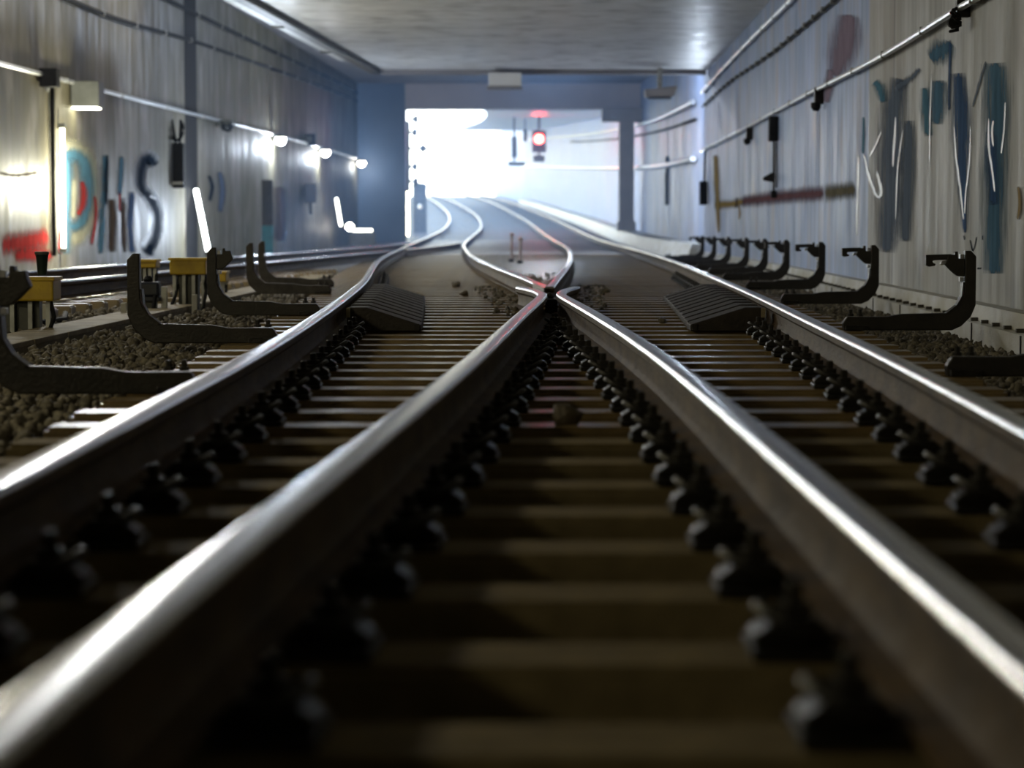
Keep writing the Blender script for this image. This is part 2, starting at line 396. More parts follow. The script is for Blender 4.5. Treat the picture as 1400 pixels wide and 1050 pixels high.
rail(R1, -3, 258, 'outermost left running rail, shiny head, sweeping to the bright exit')
rail(R4, -3, 258, 'outermost right running rail beside the row of black brackets')
rail(r2n, -3, TH+2.2, 'left inner rail from bottom left corner to the crossing, with red glint')
rail(r3n, -3, TH+2.2, 'right inner rail from bottom right corner to the crossing knuckle')
rail(R2, FD+.45, 258, 'rail leaving the crossing nose to the right and on to the exit')
rail(R3, NB, 258, 'rail leaving the crossing nose to the left in a bright S bend')
KX = solve(lambda d: L2(d)-R1(d), 30, 60)
K1 = solve(lambda d: L2(d)-R1(d)+.15, 30, KX); K2 = solve(lambda d: L2(d)-R1(d)-.15, KX, 60)
K3 = solve(lambda d: L2(d)-R3(d)+.15, 55, 90); K4 = solve(lambda d: L1(d)-R1(d)+.15, 55, 95)
rail(L2, 8, K1, 'near rail of the left-hand side track, dull, behind the yellow boxes')
rail(L2, K2, K3, 'short dull rail between the two bright S bends, continuing the side track')
rail(L1, 8, K4, 'far rail of the left-hand side track, closest to the left wall')
cb = thing('crossing_block', 'dark steel block between the rails at the crossing throat', 'crossing block', ((R2(FD)+R3(FD))/2, FD-.5, 0))
MB().prism_z([(-.045,-.75),(.045,-.75),(.02,.9),(-.02,.9)], -.16, -.05).build('block', 'black_iron', cb, bevel=.006)
nd = steps(solve(lambda d: R2(d)-R3(d)-.004, FD-.5, FD+2), NB+.35, 12)
MB().prism_z([(R3(d)-.036-cb.location.x, d-cb.location.y) for d in nd]+[(R2(d)-.0365-cb.location.x, d-cb.location.y) for d in reversed(nd)] if False else
    [(R3(d)-.036-cb.location.x, d-cb.location.y) for d in nd if d < NB]+[(min(R3(d)+.036, R2(d)-.0365)-cb.location.x, d-cb.location.y) for d in reversed(nd) if d < NB], -.06, -.001).build('crossing_nose', 'rail_head', cb)
for y in (-.55, -.1): MB().lathe([(.022,-.05),(.022,-.03),(.012,-.03),(.012,-.018)], (0,y,0), 6).build('bolt', 'clip', cb)

# ------------------------------------------------------------------ sleepers
def sleeper_mesh(w, m='sleeper'):
    bm = bmesh.new(); bmesh.ops.create_cube(bm, size=1)
    for v in bm.verts: v.co = Vector((v.co.x*w, v.co.y*(.26 if v.co.z < 0 else .225), v.co.z*.2-.1))
    bmesh.ops.bevel(bm, geom=[e for e in bm.edges], offset=.014, segments=2, affect='EDGES')
    me = bpy.data.meshes.new('sleeper'); bm.to_mesh(me); bm.free(); me.materials.append(M[m]); return me
SN = 95
S0, SP = 2.955, .6
sl_y = [S0+SP*i for i in range(SN)]
for i, y in enumerate(sl_y):
    x0, x1 = R1(y)-.56-random.random()*.03, R4(y)+.56+random.random()*.03
    o = bpy.data.objects.new('sleeper', sleeper_mesh(x1-x0, 'sleeper_dusty' if y < 7.5 else 'sleeper')); COL.objects.link(o)
    o.location = ((x0+x1)/2, y, ramp(y)+SLP-.003*random.random())
    tag(o, 'long dusty brown concrete sleeper across both tracks, %s from the camera' % ordinal(i+1), 'sleeper', 'sleepers under the crossing tracks')
k = 0
for i in range(44):
    y = 17.5+.62*i
    if L2(y)+.5 > R1(y)-.62: break
    k += 1
    me = sleeper_mesh(2.5)
    o = bpy.data.objects.new('sleeper', me); COL.objects.link(o); o.location = ((L1(y)+L2(y))/2-.05, y, SLP-.004)
    tag(o, 'short dusty sleeper under the left-hand side track, %s from the camera' % ordinal(k), 'sleeper', 'sleepers under the side track')

# ------------------------------------------------------------------ rail fastenings
FG = 'rail fastenings along the four rails'
f0 = thing('rail_fastening', '', 'rail fastening', (0,0,0), FG)       # built for a rail on its -x side
MB().box(.074,.205,-.085,.085,.001,.018).build('base_plate', 'black_iron', f0, bevel=.004)
MB().prism_y([(.078,.018),(.20,.018),(.20,.034),(.155,.062),(.10,.058),(.078,.036)], -.05, .05).build('clamp', 'black_iron', f0, bevel=.005)
MB().lathe([(.027,.055),(.027,.078),(.014,.079),(.014,.105),(.010,.109)], (.135,0,0), 6).build('nut', 'clip', f0)
pts = []
for a in steps(-2.5, 2.5, 16): pts.append((.135+.055*math.cos(a)*(-1 if False else 1), .064*math.sin(a), .05+.022*math.cos(a*1.2)))
MB().tube([(.085,-.06,.03)]+pts+[(.085,.06,.03)], .0095, 6).build('spring_clip', 'clip', f0, smooth=True)
first = True
for i, y in enumerate(sl_y[:48]):
    for fn, sgn, nm in ((R1, 1, 'outermost left rail'), (r2n, 1, 'left inner rail'), (r3n, -1, 'right inner rail'), (R4, -1, 'outermost right rail')):
        if nm.endswith('inner rail') and y > TH-1.6: continue
        if nm.startswith('outermost') and (14.4 < y < 21.5 or y > 30): continue
        x = fn(y)
        s = (fn(y+.3)-fn(y-.3))/.6
        lab = 'black rail fastening on the inner side of %s, %s from the camera' % ('the '+nm, ordinal(i+1))
        loc = (x, y, ramp(y)+SLP); rz = -math.atan(s)+(0 if sgn > 0 else math.pi)
        if first:
            f0.location = loc; f0.rotation_euler.z = rz; f0['label'] = lab; first = False
        else: copy_thing(f0, loc, lab, FG, rz)

# ------------------------------------------------------------------ conductor rail brackets
q = 1/1512.
def cq(pts): return [((x-770)*q, (930-y)*q) for x, y in pts]
BODY = cq([(-430,930),(600,930),(690,890),(780,800),(825,690),(825,225),(775,170),(720,170),(720,420),(716,560),(700,610),(650,685),(545,765),(120,775),(-20,800),(-400,800),(-440,860)])
def bracket_parts(t, sx, claw, body='bracket', block=True):
    def fl(p): return [(x*sx, z) for x, z in p]
    MB().prism_y(fl(BODY), -.035, .035).build('bracket_arm', body, t, bevel=.006)
    rim = cq([(700,470),(716,470),(700,610),(650,700),(560,778),(545,762),(640,690),(690,600)])
    MB().prism_y(fl(rim), -.043, .043).build('inner_rib', body, t, bevel=.003)
    MB().box(*sorted((sx*(-1190*q), sx*(-980*q))), -.07, .07, .001, .03).build('foot_plate', 'black_iron', t, bevel=.004)
    for dx in (-1130, -1040): MB().lathe([(.02,.09),(.02,.105),(.012,.105),(.012,.13)], (sx*dx*q,0,0), 6).build('foot_bolt', 'clip', t)
    gus = cq([(560,205),(620,210),(622,180),(650,178),(655,247),(715,247),(718,418),(650,412),(600,370),(530,300),(548,255)])
    if not block: return
    MB().prism_y(fl(gus), -.03, .03).build('insulator_block', body, t, bevel=.004)
    MB().box(*sorted((sx*(675-770)*q, sx*(712-770)*q)), -.022, .022, (930-250)*q, (930-205)*q).build('clamp_bolt', 'bolt', t, bevel=.003)
    MB().box(*sorted((sx*(672-770)*q, sx*(712-770)*q)), -.02, .02, (930-465)*q, (930-425)*q).build('lower_bolt', 'bolt', t, bevel=.003)
    if claw:
        cl = cq([(345,218),(350,210),(590,203),(590,255),(430,262),(410,268),(415,288),(440,296),(436,314),(380,324),(348,310)])
        MB().prism_y(fl(cl), -.028, .028).build('claw', body, t, bevel=.004)
        MB().prism_y(fl(cq([(500,270),(545,262),(540,290),(505,312),(488,300)])), -.02, .02).build('claw_insert', 'bolt', t, bevel=.003)
RB = [10.3, 15.0, 20.3, 25.1, 29.7, 33.3, 37.0, 41.3, 45.3, 49.2]
GB = 'black brackets along the right wall'
b0 = None
for i, d in enumerate(RB):
    lab = ('black C-shaped conductor rail bracket by the right wall, %s from the camera' % ordinal(i+1)) if i else 'nearest right-hand black bracket, only its foot inside the right photo edge'
    loc = (R4(d)+1.235, d, SLP+.001)
    if b0 is None:
        b0 = thing('conductor_rail_bracket', lab, 'bracket', loc, GB); bracket_parts(b0, 1, True)
    else: copy_thing(b0, loc, lab, GB)
GL = 'black brackets left of the tracks'
LB = [(9.2,-2.02,False),(13.3,-2.115,False),(17.6,-2.22,True),(23.4,-2.58,False),(26.3,-2.77,False)]
names = ['nearest left-hand black bracket, cut by the left photo edge','black L-shaped bracket standing on ballast before the blue casting','black bracket standing before the large yellow box','dusty brown bracket beyond the yellow boxes, left of the outer rail','small dusty bracket furthest along the left-hand row']
for i, (d, x, cl) in enumerate(LB):
    t = thing('conductor_rail_bracket', names[i], 'bracket', (x, d, SLP+.001), GL)
    bracket_parts(t, -1, False, 'bracket' if i < 3 else 'bracket_dusty', i in (0, 2))

# ------------------------------------------------------------------ ribbed guard ramps between the rails
def guard(fn, sx, label):
    y0 = sl_y[20]; t = thing('guard_ramp', label, 'guard ramp', (fn(y0), y0, SLP))
    for i in range(11):
        y = sl_y[20+i]; dx = fn(y)-fn(y0)
        prof = [(.075,.004),(.54,.004),(.54,.045),(.20,.152),(.085,.152)]
        MB().prism_y([(dx+sx*a, b) for a, b in prof], y-y0-.17, y-y0+.17).build('ramp_plate', 'ramp', t, bevel=.006)
        MB().box(dx+min(sx*.50,sx*.53), dx+max(sx*.50,sx*.53), y-y0-.185, y-y0-.17, .006, .05).build('plate_edge', 'clip', t)
    MB().box(*sorted((sx*.076,sx*.10)), -.20, -.172, .09, .15).build('marker_tab', 'trough_lid', t)
    return t
guard(R1, 1, 'dark ribbed wedge-shaped ramp plates beside the outermost left rail')
guard(R4, -1, 'dark brown ribbed wedge-shaped ramp plates beside the outermost right rail')

# ------------------------------------------------------------------ cable troughs
def along(fn, off, ds, prof): return MB().sweep(prof, [(fn(d)+off, d, ramp(d)) for d in ds])
tr = thing('cable_trough', 'low stepped pale concrete cable trough at the foot of the right wall', 'cable trough', (0,0,0))
ds = drange(4, 53.9, 1)
along(R4, 0, ds, [(1.345,-.30),(1.53,-.30),(1.53,-.155),(1.345,-.155)]).build('lower_channel', 'trough', tr)
along(R4, 0, ds, [(1.42,-.154),(1.53,-.154),(1.53,-.045),(1.42,-.045)]).build('upper_channel', 'trough', tr)
for i in range(70):
    d = 8.2+.45*i
    MB().box(R4(d)+1.375, R4(d)+1.419, d-.016, d+.016, -.153, -.130).build('bolt_block', 'brown_paint', tr)
for i in range(22):
    d = 8+1.9*i
    MB().box(R4(d)+1.339, R4(d)+1.3445, d-.012, d+.012, -.30, -.156).build('joint', 'black_iron', tr)
tr2 = thing('cable_trough', 'pale concrete cable trough along the far right wall behind the pillar', 'cable trough', (0,0,0))
along(R4, 0, drange(54.1, 200, 2, 3), [(1.15,-.30),(1.90,-.30),(1.90,.12),(1.3,.12)]).build('channel', 'trough', tr2)
tl = thing('cable_trough', 'narrow dusty yellowish cable trough with lids in the left ballast', 'cable trough', (0,0,0))
xT = lambda d: -3.0+.014*(d-13.3)
MB().sweep([(-.15,-.31),(.15,-.31),(.15,-.225),(-.15,-.225)], [(xT(d), d, 0) for d in drange(8, 34, 2)]).build('channel', 'trough_lid', tl)
for i in range(26):
    d = 8.02+1.0*i
    MB().prism_z([(xT(d)-.17,d+.01),(xT(d)+.17,d+.01),(xT(d)+.184,d+.98),(xT(d)-.156,d+.98)], -.224, -.19).build('lid', 'trough_lid', tl, bevel=.006)

# ------------------------------------------------------------------ ballast
import numpy as np
rng = np.random.default_rng(3)
ph = (1+5**.5)/2
ICO = np.array([(-1,ph,0),(1,ph,0),(-1,-ph,0),(1,-ph,0),(0,-1,ph),(0,1,ph),(0,-1,-ph),(0,1,-ph),(ph,0,-1),(ph,0,1),(-ph,0,-1),(-ph,0,1)])/1.9
ICF = np.array([(0,11,5),(0,5,1),(0,1,7),(0,7,10),(0,10,11),(1,5,9),(5,11,4),(11,10,2),(10,7,6),(7,1,8),(3,9,4),(3,4,2),(3,2,6),(3,6,8),(3,8,9),(4,9,5),(2,4,11),(6,2,10),(8,6,7),(9,8,1)])
def stone_mesh(name, P, R):
    n = len(P)
    V = ICO[None]*(1+rng.uniform(-.42,.36,(n,12,1)))
    V = V*rng.uniform(.6,1.25,(n,1,3))
    a = rng.uniform(0,6.28,n); b = rng.uniform(-.6,.6,n)
    ca, sa, cb_, sb = np.cos(a)[:,None], np.sin(a)[:,None], np.cos(b)[:,None], np.sin(b)[:,None]
    x, y, z = V[...,0], V[...,1], V[...,2]
    y, z = y*cb_-z*sb, y*sb+z*cb_
    x, y = x*ca-y*sa, x*sa+y*ca
    V = np.stack([x,y,z],-1)*R[:,None,None]+P[:,None,:]
    F = (ICF[None]+12*np.arange(n)[:,None,None]).reshape(-1,3)
    me = bpy.data.meshes.new(name); me.vertices.add(n*12); me.vertices.foreach_set('co', V.reshape(-1).astype(np.float32))
    me.loops.add(len(F)*3); me.loops.foreach_set('vertex_index', F.reshape(-1).astype(np.int32))
    me.polygons.add(len(F)); me.polygons.foreach_set('loop_start', np.arange(0,len(F)*3,3,dtype=np.int32))
    me.update(calc_edges=True); me.validate(); me.materials.append(M['stone']); return me
PTS = []; RAD = []
def scatter(n, ya, yb, xa, xb, z, jit, r0, r1, ok=lambda x, y: True):
    for _ in range(n):
        y = ya+(yb-ya)*rng.random(); a, b = xa(y), xb(y)
        if b <= a: continue
        x = a+(b-a)*rng.random()
        if not ok(x, y): continue
        PTS.append((x, y, ramp(y)+z+jit*(rng.random()-.5))); RAD.append(r0+(r1-r0)*rng.random())
clear = lambda x, y: abs(x-xT(y)) > .235
scatter(9500, 6.5, 14, lambda y: -3.9, lambda y: R1(y)-.67, -.262, .05, .014, .036, clear)
scatter(12500, 14, 30, lambda y: -4.4, lambda y: R1(y)-.68, -.258, .05, .016, .038, lambda x, y: clear(x, y) and x > L2(y)+.62)
scatter(1500, 30, 44, lambda y: L2(y)+.62, lambda y: R1(y)-.68, -.258, .05, .03, .05)
scatter(900, 10, 36, lambda y: L1(y)-1.2, lambda y: L1(y)-.65, -.27, .05, .03, .05)
scatter(6500, 6, 24, lambda y: R4(y)+.68, lambda y: R4(y)+1.28, -.275, .04, .012, .028)
scatter(1700, 24, 54, lambda y: R4(y)+.68, lambda y: R4(y)+1.28, -.275, .04, .02, .04)
for i, y in enumerate(sl_y[:40]):               # between the sleepers
    scatter(170 if i < 14 else 90, y+.175, y+.425, lambda t: R1(t)-.5, lambda t: R4(t)+.5, -.292, .03, .016, .036)
scatter(90, 17.2, 26, lambda y: min(R2(y), R3(y))-.42, lambda y: min(R2(y), R3(y))-.10, SLP+.005, .02, .012, .03)
scatter(120, 19, 27, lambda y: max(R2(y), R3(y))+.10, lambda y: max(R2(y), R3(y))+.45, SLP+.005, .02, .01, .026)
scatter(50, 23, 34, lambda y: R3(y)+.1, lambda y: R2(y)-.1, SLP+.005, .02, .015, .04)
o = bpy.data.objects.new('ballast', stone_mesh('ballast', np.array(PTS), np.array(RAD))); COL.objects.link(o)
tag(o, 'brown grey crushed stone ballast beside and between the sleepers', 'ballast', kind='stuff')
# a few stones that lie loose on the sleepers
for x, y, rr, lab in [(.17, 7.52, .055, 'dark stone lying on a sleeper between the two inner rails'),
                      (2.03, 9.0, .05, 'pale pointed stone sliver right of the outermost right rail'),
                      (1.02, 16.2, .035, 'small dark stone on the sleepers left of the right guard ramp'),
                      (-.45, 22.8, .045, 'dark stone on the dusty bed right of the left guard ramp'),
                      (-.62, 26.6, .05, 'small stone on the bright dusty bed below the side track rail'),
                      (.95, 24.2, .045, 'small dark stone on the bed beyond the crossing, right side')]:
    iy = min(range(SN), key=lambda k: abs(sl_y[k]-y)); yy = sl_y[iy]
    so = bpy.data.objects.new('loose_stone', stone_mesh('loose_stone', np.array([(0,0,0)]), np.array([rr]))); COL.objects.link(so)
    so.location = (x, yy, SLP+rr*.55)
    if lab.startswith('dark'): so.data.materials[0] = M['bed']
    tag(so, lab, 'stone')

# ------------------------------------------------------------------ yellow boxes and equipment left of the tracks
def yellow_box(px0, px1, py0, py1, d, label, cup=False, foot=None):
    a = at(px0, py1, d); b = at(px1, py0, d); w = b.x-a.x; h = b.z-a.z; zf = -.285
    t = thing('track_connection_box', label, 'box', ((a.x+b.x)/2, d, zf), 'yellow boxes in the left ballast')
    z0, z1 = a.z-zf, b.z-zf
    bo = MB().box(-w/2, w/2, -.14, .14, z0, z1).build('box_body', 'yellow', t, bevel=.012)
    MB().box(-w/2-.01, w/2+.01, -.15, .15, z1-.022, z1+.004).build('lid', 'yellow', bo, bevel=.005)
    for x in (-.36, -.12, .12, .36): 
        MB().box(x*w*1.1-.014, x*w*1.1+.014, -.09, -.06, 0, z0+.002).build('leg', 'galv', t)
    MB().tube([(w*.42,-.05,z0),(w*.5,-.12,z0*.6),(w*.42,-.2,.02)], .016, 6).build('cable_tail', 'black_rubber', t, smooth=True)
    MB().tube([(-w*.3,.02,z0),(-w*.35,-.1,z0*.5),(-w*.5,-.25,.02)], .016, 6).build('cable_tail', 'black_rubber', t, smooth=True)
    MB().box(-w*.3, w*.25, -.04, .06, .0, z0).build('pedestal', 'grey_box', t)
    return t, b
t, b = yellow_box(-14, 78, 379, 411, 15.8, 'mustard yellow box on legs at the left photo edge, dark cup on top')
cup = thing('plastic_cup', 'dark green tapered plastic cup standing on the left yellow box', 'cup', (at(61,378,15.8).x, 15.72, at(61,378,15.8).z+.012))
MB().lathe([(.030,0),(.040,.11),(.045,.135)], (0,0,0), 16).build('cup_body', 'dark_green', cup, smooth=True)
MB().lathe([(.049,.136),(.049,.152),(.044,.155)], (0,0,0), 16).build('rim', 'grey_box', cup, smooth=True)
yellow_box(235, 284, 353, 375, 20.6, 'bright yellow box on pale posts behind the second left bracket')
yellow_box(190, 216, 355, 366, 22.0, 'small yellow box above the blue-black casting, behind the L bracket')
yellow_box(301, 311, 371, 385, 24.5, 'smallest yellow box, just right of the third left bracket')
eq = thing('point_motor', 'blue-black iron casting with knobs below the small yellow box', 'machine', (at(204,378,19.6).x, 19.6, -.285))
MB().box(-.085,.09,-.09,.09,.19,.31).build('casing', 'blue_black', eq, bevel=.02)
MB().lathe([(.035,.31),(.04,.33),(.02,.36)], (-.01,0,0), 12).build('cap', 'black_rubber', eq, smooth=True)
MB().box(-.10,.10,-.10,.10,.15,.19).build('flange', 'blue_black', eq, bevel=.008)
MB().box(-.06,.06,-.05,.05,0,.15).build('stand', 'grey_box', eq)
MB().box(.10,.145,-.03,.03,0,.27).build('post', 'galv', eq)
MB().tube([(.06,-.09,.2),(.05,-.14,.08),(.04,-.16,0)], .018, 6).build('cable', 'black_rubber', eq, smooth=True)
for px, d, h, lab in ((60, 17.2, .20, 'pale marker post left behind the leftmost yellow box'), (169, 18.5, .17, 'short pale marker post just left of the L bracket'), (266, 19.8, .20, 'short pale marker post under the bright yellow box')):
    p = thing('marker_post', lab, 'post', (at(px, 400, d).x, d, -.285))
    MB().box(-.022,.022,-.02,.02,0,h).build('stake', 'trough', p, bevel=.004)
    MB().box(-.03,.03,-.028,.028,0,.03).build('foot', 'black_iron', p)
gb = thing('concrete_block', 'pale green-grey low concrete block under the blue-black casting', 'block', (at(236,400,21.2).x, 21.2, -.285))
MB().box(-.28,.24,-.12,.12,0,.13).build('block', 'trough_lid', gb, bevel=.01)
MB().box(.06,.2,-.125,-.118,.02,.11).build('opening', 'black_iron', gb)
cbm = thing('loose_cable', 'dark cable lying in the ballast behind the left trough', 'cable', (0,0,0))
MB().tube([(-3.9,15.2,-.2),(-3.6,15.6,-.19),(-3.35,16.4,-.2),(-3.3,17.5,-.205),(-3.5,18.6,-.2)], .022, 8).build('sheath', 'black_rubber', cbm, smooth=True)

# ------------------------------------------------------------------ things on the walls
def lw(px, py, off=0.):
    d, z = wall_pt(XL, px, py, 12, 120); return Vector((XL(d)+off, d, z))
def rw(px, py, off=0.):
    d, z = wall_pt(XR, px, py, 6, 53.9); return Vector((XR(d)-off, d, z))
def rw2(px, py, off=0.):
    d, z = wall_pt(XR2, px, py, 54.1, 225); return Vector((XR2(d)-off, d, z))
def run(fn, pxs, off, r, name, label, m, cat, nm='pipe'):
    pts = []
    P = [fn(x, y, off) for x, y in pxs]
    sp = Spline(*zip(*sorted((p.y, p.z) for p in P)))
    ys = sorted(min(p.y, 86.3) if fn is lw else p.y for p in P)
    X = {'lw': XL, 'rw': XR, 'rw2': XR2}[fn.__name__]; s = 1 if fn is lw else -1
    for y in drange(ys[0], ys[-1], .8, 2): pts.append((X(y)+s*off, y, sp(y)))
    t = thing(name, label, cat)
    MB().tube(pts, r, 10).build(nm, m, t, smooth=True)
    return t, sp, X, s
def clips(t, sp, X, s, off, r, ds, m='galv'):
    for d in ds:
        MB().box(*sorted((X(d)+s*.012, X(d)+s*(off+r+.005))), d-.015, d+.015, sp(d)-r-.006, sp(d)+r+.005).build('clip', m, t)
t, sp, X, s = run(lw, [(-120,58),(0,88),(130,122),(300,166),(372,184),(436,202),(486,217)], .06, .035, 'cable_conduit', 'pale conduit running the length of the left wall above the graffiti', 'white_pipe', 'conduit')
clips(t, sp, X, s, .06, .035, steps(30, 84, 12))
t, sp, X, s = run(lw, [(80,-5),(160,27),(240,50),(330,80),(420,112),(490,140)], .05, .04, 'power_cable', 'lower dark cable high on the left wall', 'black_rubber', 'cable', 'sheath')
clips(t, sp, X, s, .05, .04, steps(42, 84, 14))
t, sp, X, s = run(lw, [(215,-5),(300,36),(400,84),(470,118),(492,130)], .05, .045, 'power_cable', 'upper dark cable close under the left roof', 'black_rubber', 'cable', 'sheath')
clips(t, sp, X, s, .05, .045, steps(52, 84, 10))
t, sp, X, s = run(rw, [(1500,-86),(1330,8),(1240,63),(1125,122),(1030,172),(957,206)], .07, .027, 'cable_conduit', 'lower shiny white conduit slanting along the right wall above the graffiti', 'white_pipe', 'conduit')
clips(t, sp, X, s, .07, .027, steps(14, 53, 15))
t, sp, X, s = run(rw, [(1180,-95),(1085,4),(1040,47),(990,98),(957,127)], .07, .035, 'cable_conduit', 'upper shiny white conduit slanting along the right wall near the ceiling', 'white_pipe', 'conduit')
clips(t, sp, X, s, .07, .035, steps(26, 53, 12))
t, sp, X, s = run(rw, [(1230,-65),(1145,2),(1060,72),(1000,113),(957,146)], .05, .022, 'power_cable', 'dark dashed cable between the two white conduits on the right wall', 'black_rubber', 'cable', 'sheath')
clips(t, sp, X, s, .05, .03, steps(22, 53, 26))
t, sp, X, s = run(rw2, [(953,139),(925,153),(900,164),(874,171),(840,178),(760,188),(725,191)], .1, .075, 'cable_conduit', 'upper white conduit on the far right wall, passing behind the pillar', 'white_pipe', 'conduit')
t, sp, X, s = run(rw2, [(953,217),(925,224),(875,229.5),(820,230),(755,228.5),(715,227)], .1, .08, 'cable_conduit', 'lower white conduit on the far right wall, passing behind the pillar', 'white_pipe', 'conduit')
t, sp, X, s = run(rw2, [(953,163),(900,180),(870,186),(780,194)], .06, .035, 'power_cable', 'dark cable on the far right wall between two white conduits', 'black_rubber', 'cable', 'sheath')

def wall_box(fn, px0, px1, py0, py1, depth, name, label, cat, m, parts=()):
    """a box on a wall, its corners given by where its front shows"""
    s = 1 if fn is lw else -1
    c = fn((px0+px1)/2, (py0+py1)/2); sc = c.y/FPX
    w = (px1-px0)*sc; h = (py1-py0)*sc
    t = thing(name, label, cat, (c.x, c.y, c.z))
    x0, x1 = sorted((s*.022, s*(w+.02)))
    MB().box(x0, x1, -depth/2, depth/2, -h/2, h/2).build('housing', m, t, bevel=.012)
    return t, s, w, h
# left wall
t, s, w, h = wall_box(lw, 42, 66, 94, 119, .3, 'junction_box', 'dark junction box on the left conduit above the lit strip', 'box', 'black_rubber')
MB().lathe([(.02,0),(.05,.05),(.05,.06)], (w*.4,0,-h/2-.07), 10).build('cable_gland', 'galv', t)
t, s, w, h = wall_box(lw, 80, 118, 112, 147, .55, 'wall_lamp', 'grey box lamp right of the dark junction box, lit underneath', 'lamp', 'grey_box')
MB().box(.03, w-.03, -.22, .22, -h/2-.02, -h/2+.001).build('diffuser', 'tube_warm', t)
lampbox = (t.location.x+w/2, t.location.y, t.location.z-h/2)
p0 = lw(67,120,.05); p1 = lw(70,350,.05)
t = thing('vertical_conduit', 'dark vertical pipe below the junction box on the left wall', 'conduit')
MB().tube([(p0.x,p0.y,p0.z),(p0.x,p0.y,p1.z)], .04, 8).build('pipe', 'black_rubber', t, smooth=True)
p0 = lw(79,172,.07); p1 = lw(82,342,.07)
TL = thing('tube_lamp', 'upright glowing tube lamp beside the blue letter on the left wall', 'lamp')
MB().tube([(p0.x,p0.y,p0.z),(p0.x,p0.y,p1.z)], .034, 10).build('tube', 'tube_warm', TL, smooth=True)
for z in (p0.z, p1.z): MB().box(p0.x-.065, p0.x+.05, p0.y-.05, p0.y+.05, z-.04, z+.04).build('socket', 'grey_box', TL)
tubeA = (p0.x, p0.y, (p0.z+p1.z)/2)
a = at(268,260,51.2); b = at(285,345,50.2)
TL = thing('tube_lamp', 'glowing white tube lamp leaning against the left wall', 'lamp')
MB().tube([a, b], .055, 10).build('tube', 'tube_light', TL, smooth=True)
MB().tube([b, b+(b-a).normalized()*.07], .06, 10).build('cap', 'grey_box', TL)
tubeB = ((a.x+b.x)/2+.3, (a.y+b.y)/2, (a.z+b.z)/2)
a = at(460,272,76.); b = at(466,308,75.)
TL = thing('tube_lamp', 'faint glowing tube standing near the end of the left wall', 'lamp')
MB().tube([a, b], .045, 8).build('tube', 'tube_light', TL, smooth=True)
MB().lathe([(.04,0),(.11,.05),(.14,.12),(.10,.2),(.03,.24)], (at(469,315,78.).x+.22, 78., at(468,315,78.).z), 12).build('lamp_globe', 'lamp_lit', TL, smooth=True)
a = at(482,315,80.); b = at(509,315,80.)
TL = thing('tube_lamp', 'short glowing bar lying on the ground before the dark pier', 'lamp')
MB().tube([a, b], .045, 8).build('tube', 'tube_light', TL, smooth=True)
MB().box(a.x-.1, b.x+.1, 79.95, 80.2, a.z-.5, a.z-.075).build('plinth', 'grey_box', TL)
lamps = []
def wall_lamp(px, py, label, lit=True):
    c = lw(px, py); t = thing('wall_lamp', label, 'lamp', (c.x, c.y, c.z), 'round lamps on the left wall')
    MB().box(.01,.12,-.10,.10,-.04,.06).build('arm', 'grey_box', t, bevel=.02)
    MB().lathe([(.05,.12),(.16,.10),(.17,.04),(.15,.03)], (.24,0,0), 14).build('shade', 'grey_box', t, smooth=True)
    MB().lathe([(.03,-.16),(.11,-.12),(.15,-.04),(.145,.028)], (.24,0,0), 14).build('globe', 'lamp_lit' if lit else 'lamp_dead', t, smooth=True)
    if lit: lamps.append((c.x+.24, c.y, c.z-.1))
wall_lamp(371, 190, 'brightest lit globe lamp on the left wall, leftmost of three')
wall_lamp(434, 207, 'middle one of the three lit globe lamps on the left wall')
wall_lamp(485, 222, 'lit globe lamp at the far end of the left wall')
wall_lamp(296, 171, 'unlit dark globe lamp with a small glint under the left conduit', False)
t, s, w, h = wall_box(lw, 412, 424, 183, 199, .3, 'junction_box', 'small dark box just left of the middle lit lamp', 'box', 'black_rubber')
MB().box(.02, w*.8, -.16, -.151, -h*.3, h*.3).build('cover', 'grey_box', t)
t, s, w, h = wall_box(lw, 409, 424, 251, 277, .3, 'junction_box', 'dark box low on the left wall below the middle lamp', 'box', 'blue_black')
MB().tube([(w*.5,0,-h/2),(w*.55,0,-h/2-.35)], .04, 6).build('cable', 'black_rubber', t)
t, s, w, h = wall_box(lw, 228, 243, 196, 257, .25, 'hanging_case', 'tall dark case hanging on the left wall beside the S graffiti', 'case', 'black_rubber')
MB().box(.01, w+.01, -.135, -.126, -h*.42, -h*.36).build('pale_band', 'cabinet', t)
pts = [(w*.35,0,h/2)]+[(w*.5+.14*math.sin(a)-.02, 0, h/2+.30-.24*math.cos(a)) for a in steps(-2.4, 2.4, 12)]+[(w*.7,0,h/2)]
MB().tube(pts, .032, 6).build('hose', 'black_rubber', t, smooth=True)
c = lw(358, 290); sc = c.y/FPX
t = thing('marker_board', 'narrow upright board by the left wall, brown above teal', 'board', (c.x+.25, c.y-1, -.29))
zt = lw(358,247).z+.29
MB().box(-.14,.14,-.04,.04,zt*.42,zt).build('upper_panel', 'brown_paint', t, bevel=.01)
MB().box(-.14,.14,-.04,.04,.0,zt*.42-.003).build('lower_panel', 'teal', t, bevel=.01)
c = lw(262,300)
t = thing('expansion_joint', 'dark full-height joint strip on the left wall before the unlit lamp', 'joint strip')
y0, y1 = c.y-.7, c.y+.7
MB().prism_z([(XL(y0)+.001,y0),(XL(y0)+.009,y0),(XL(y1)+.009,y1),(XL(y1)+.001,y1)], -.3, 5.6).build('strip', 'black_rubber', t)
for y in (y0-.04, y1): MB().prism_z([(XL(y)+.002,y),(XL(y)+.009,y),(XL(y+.04)+.009,y+.04),(XL(y+.04)+.002,y+.04)], -.3, 5.6).build('edge_bead', 'black_rubber', t)

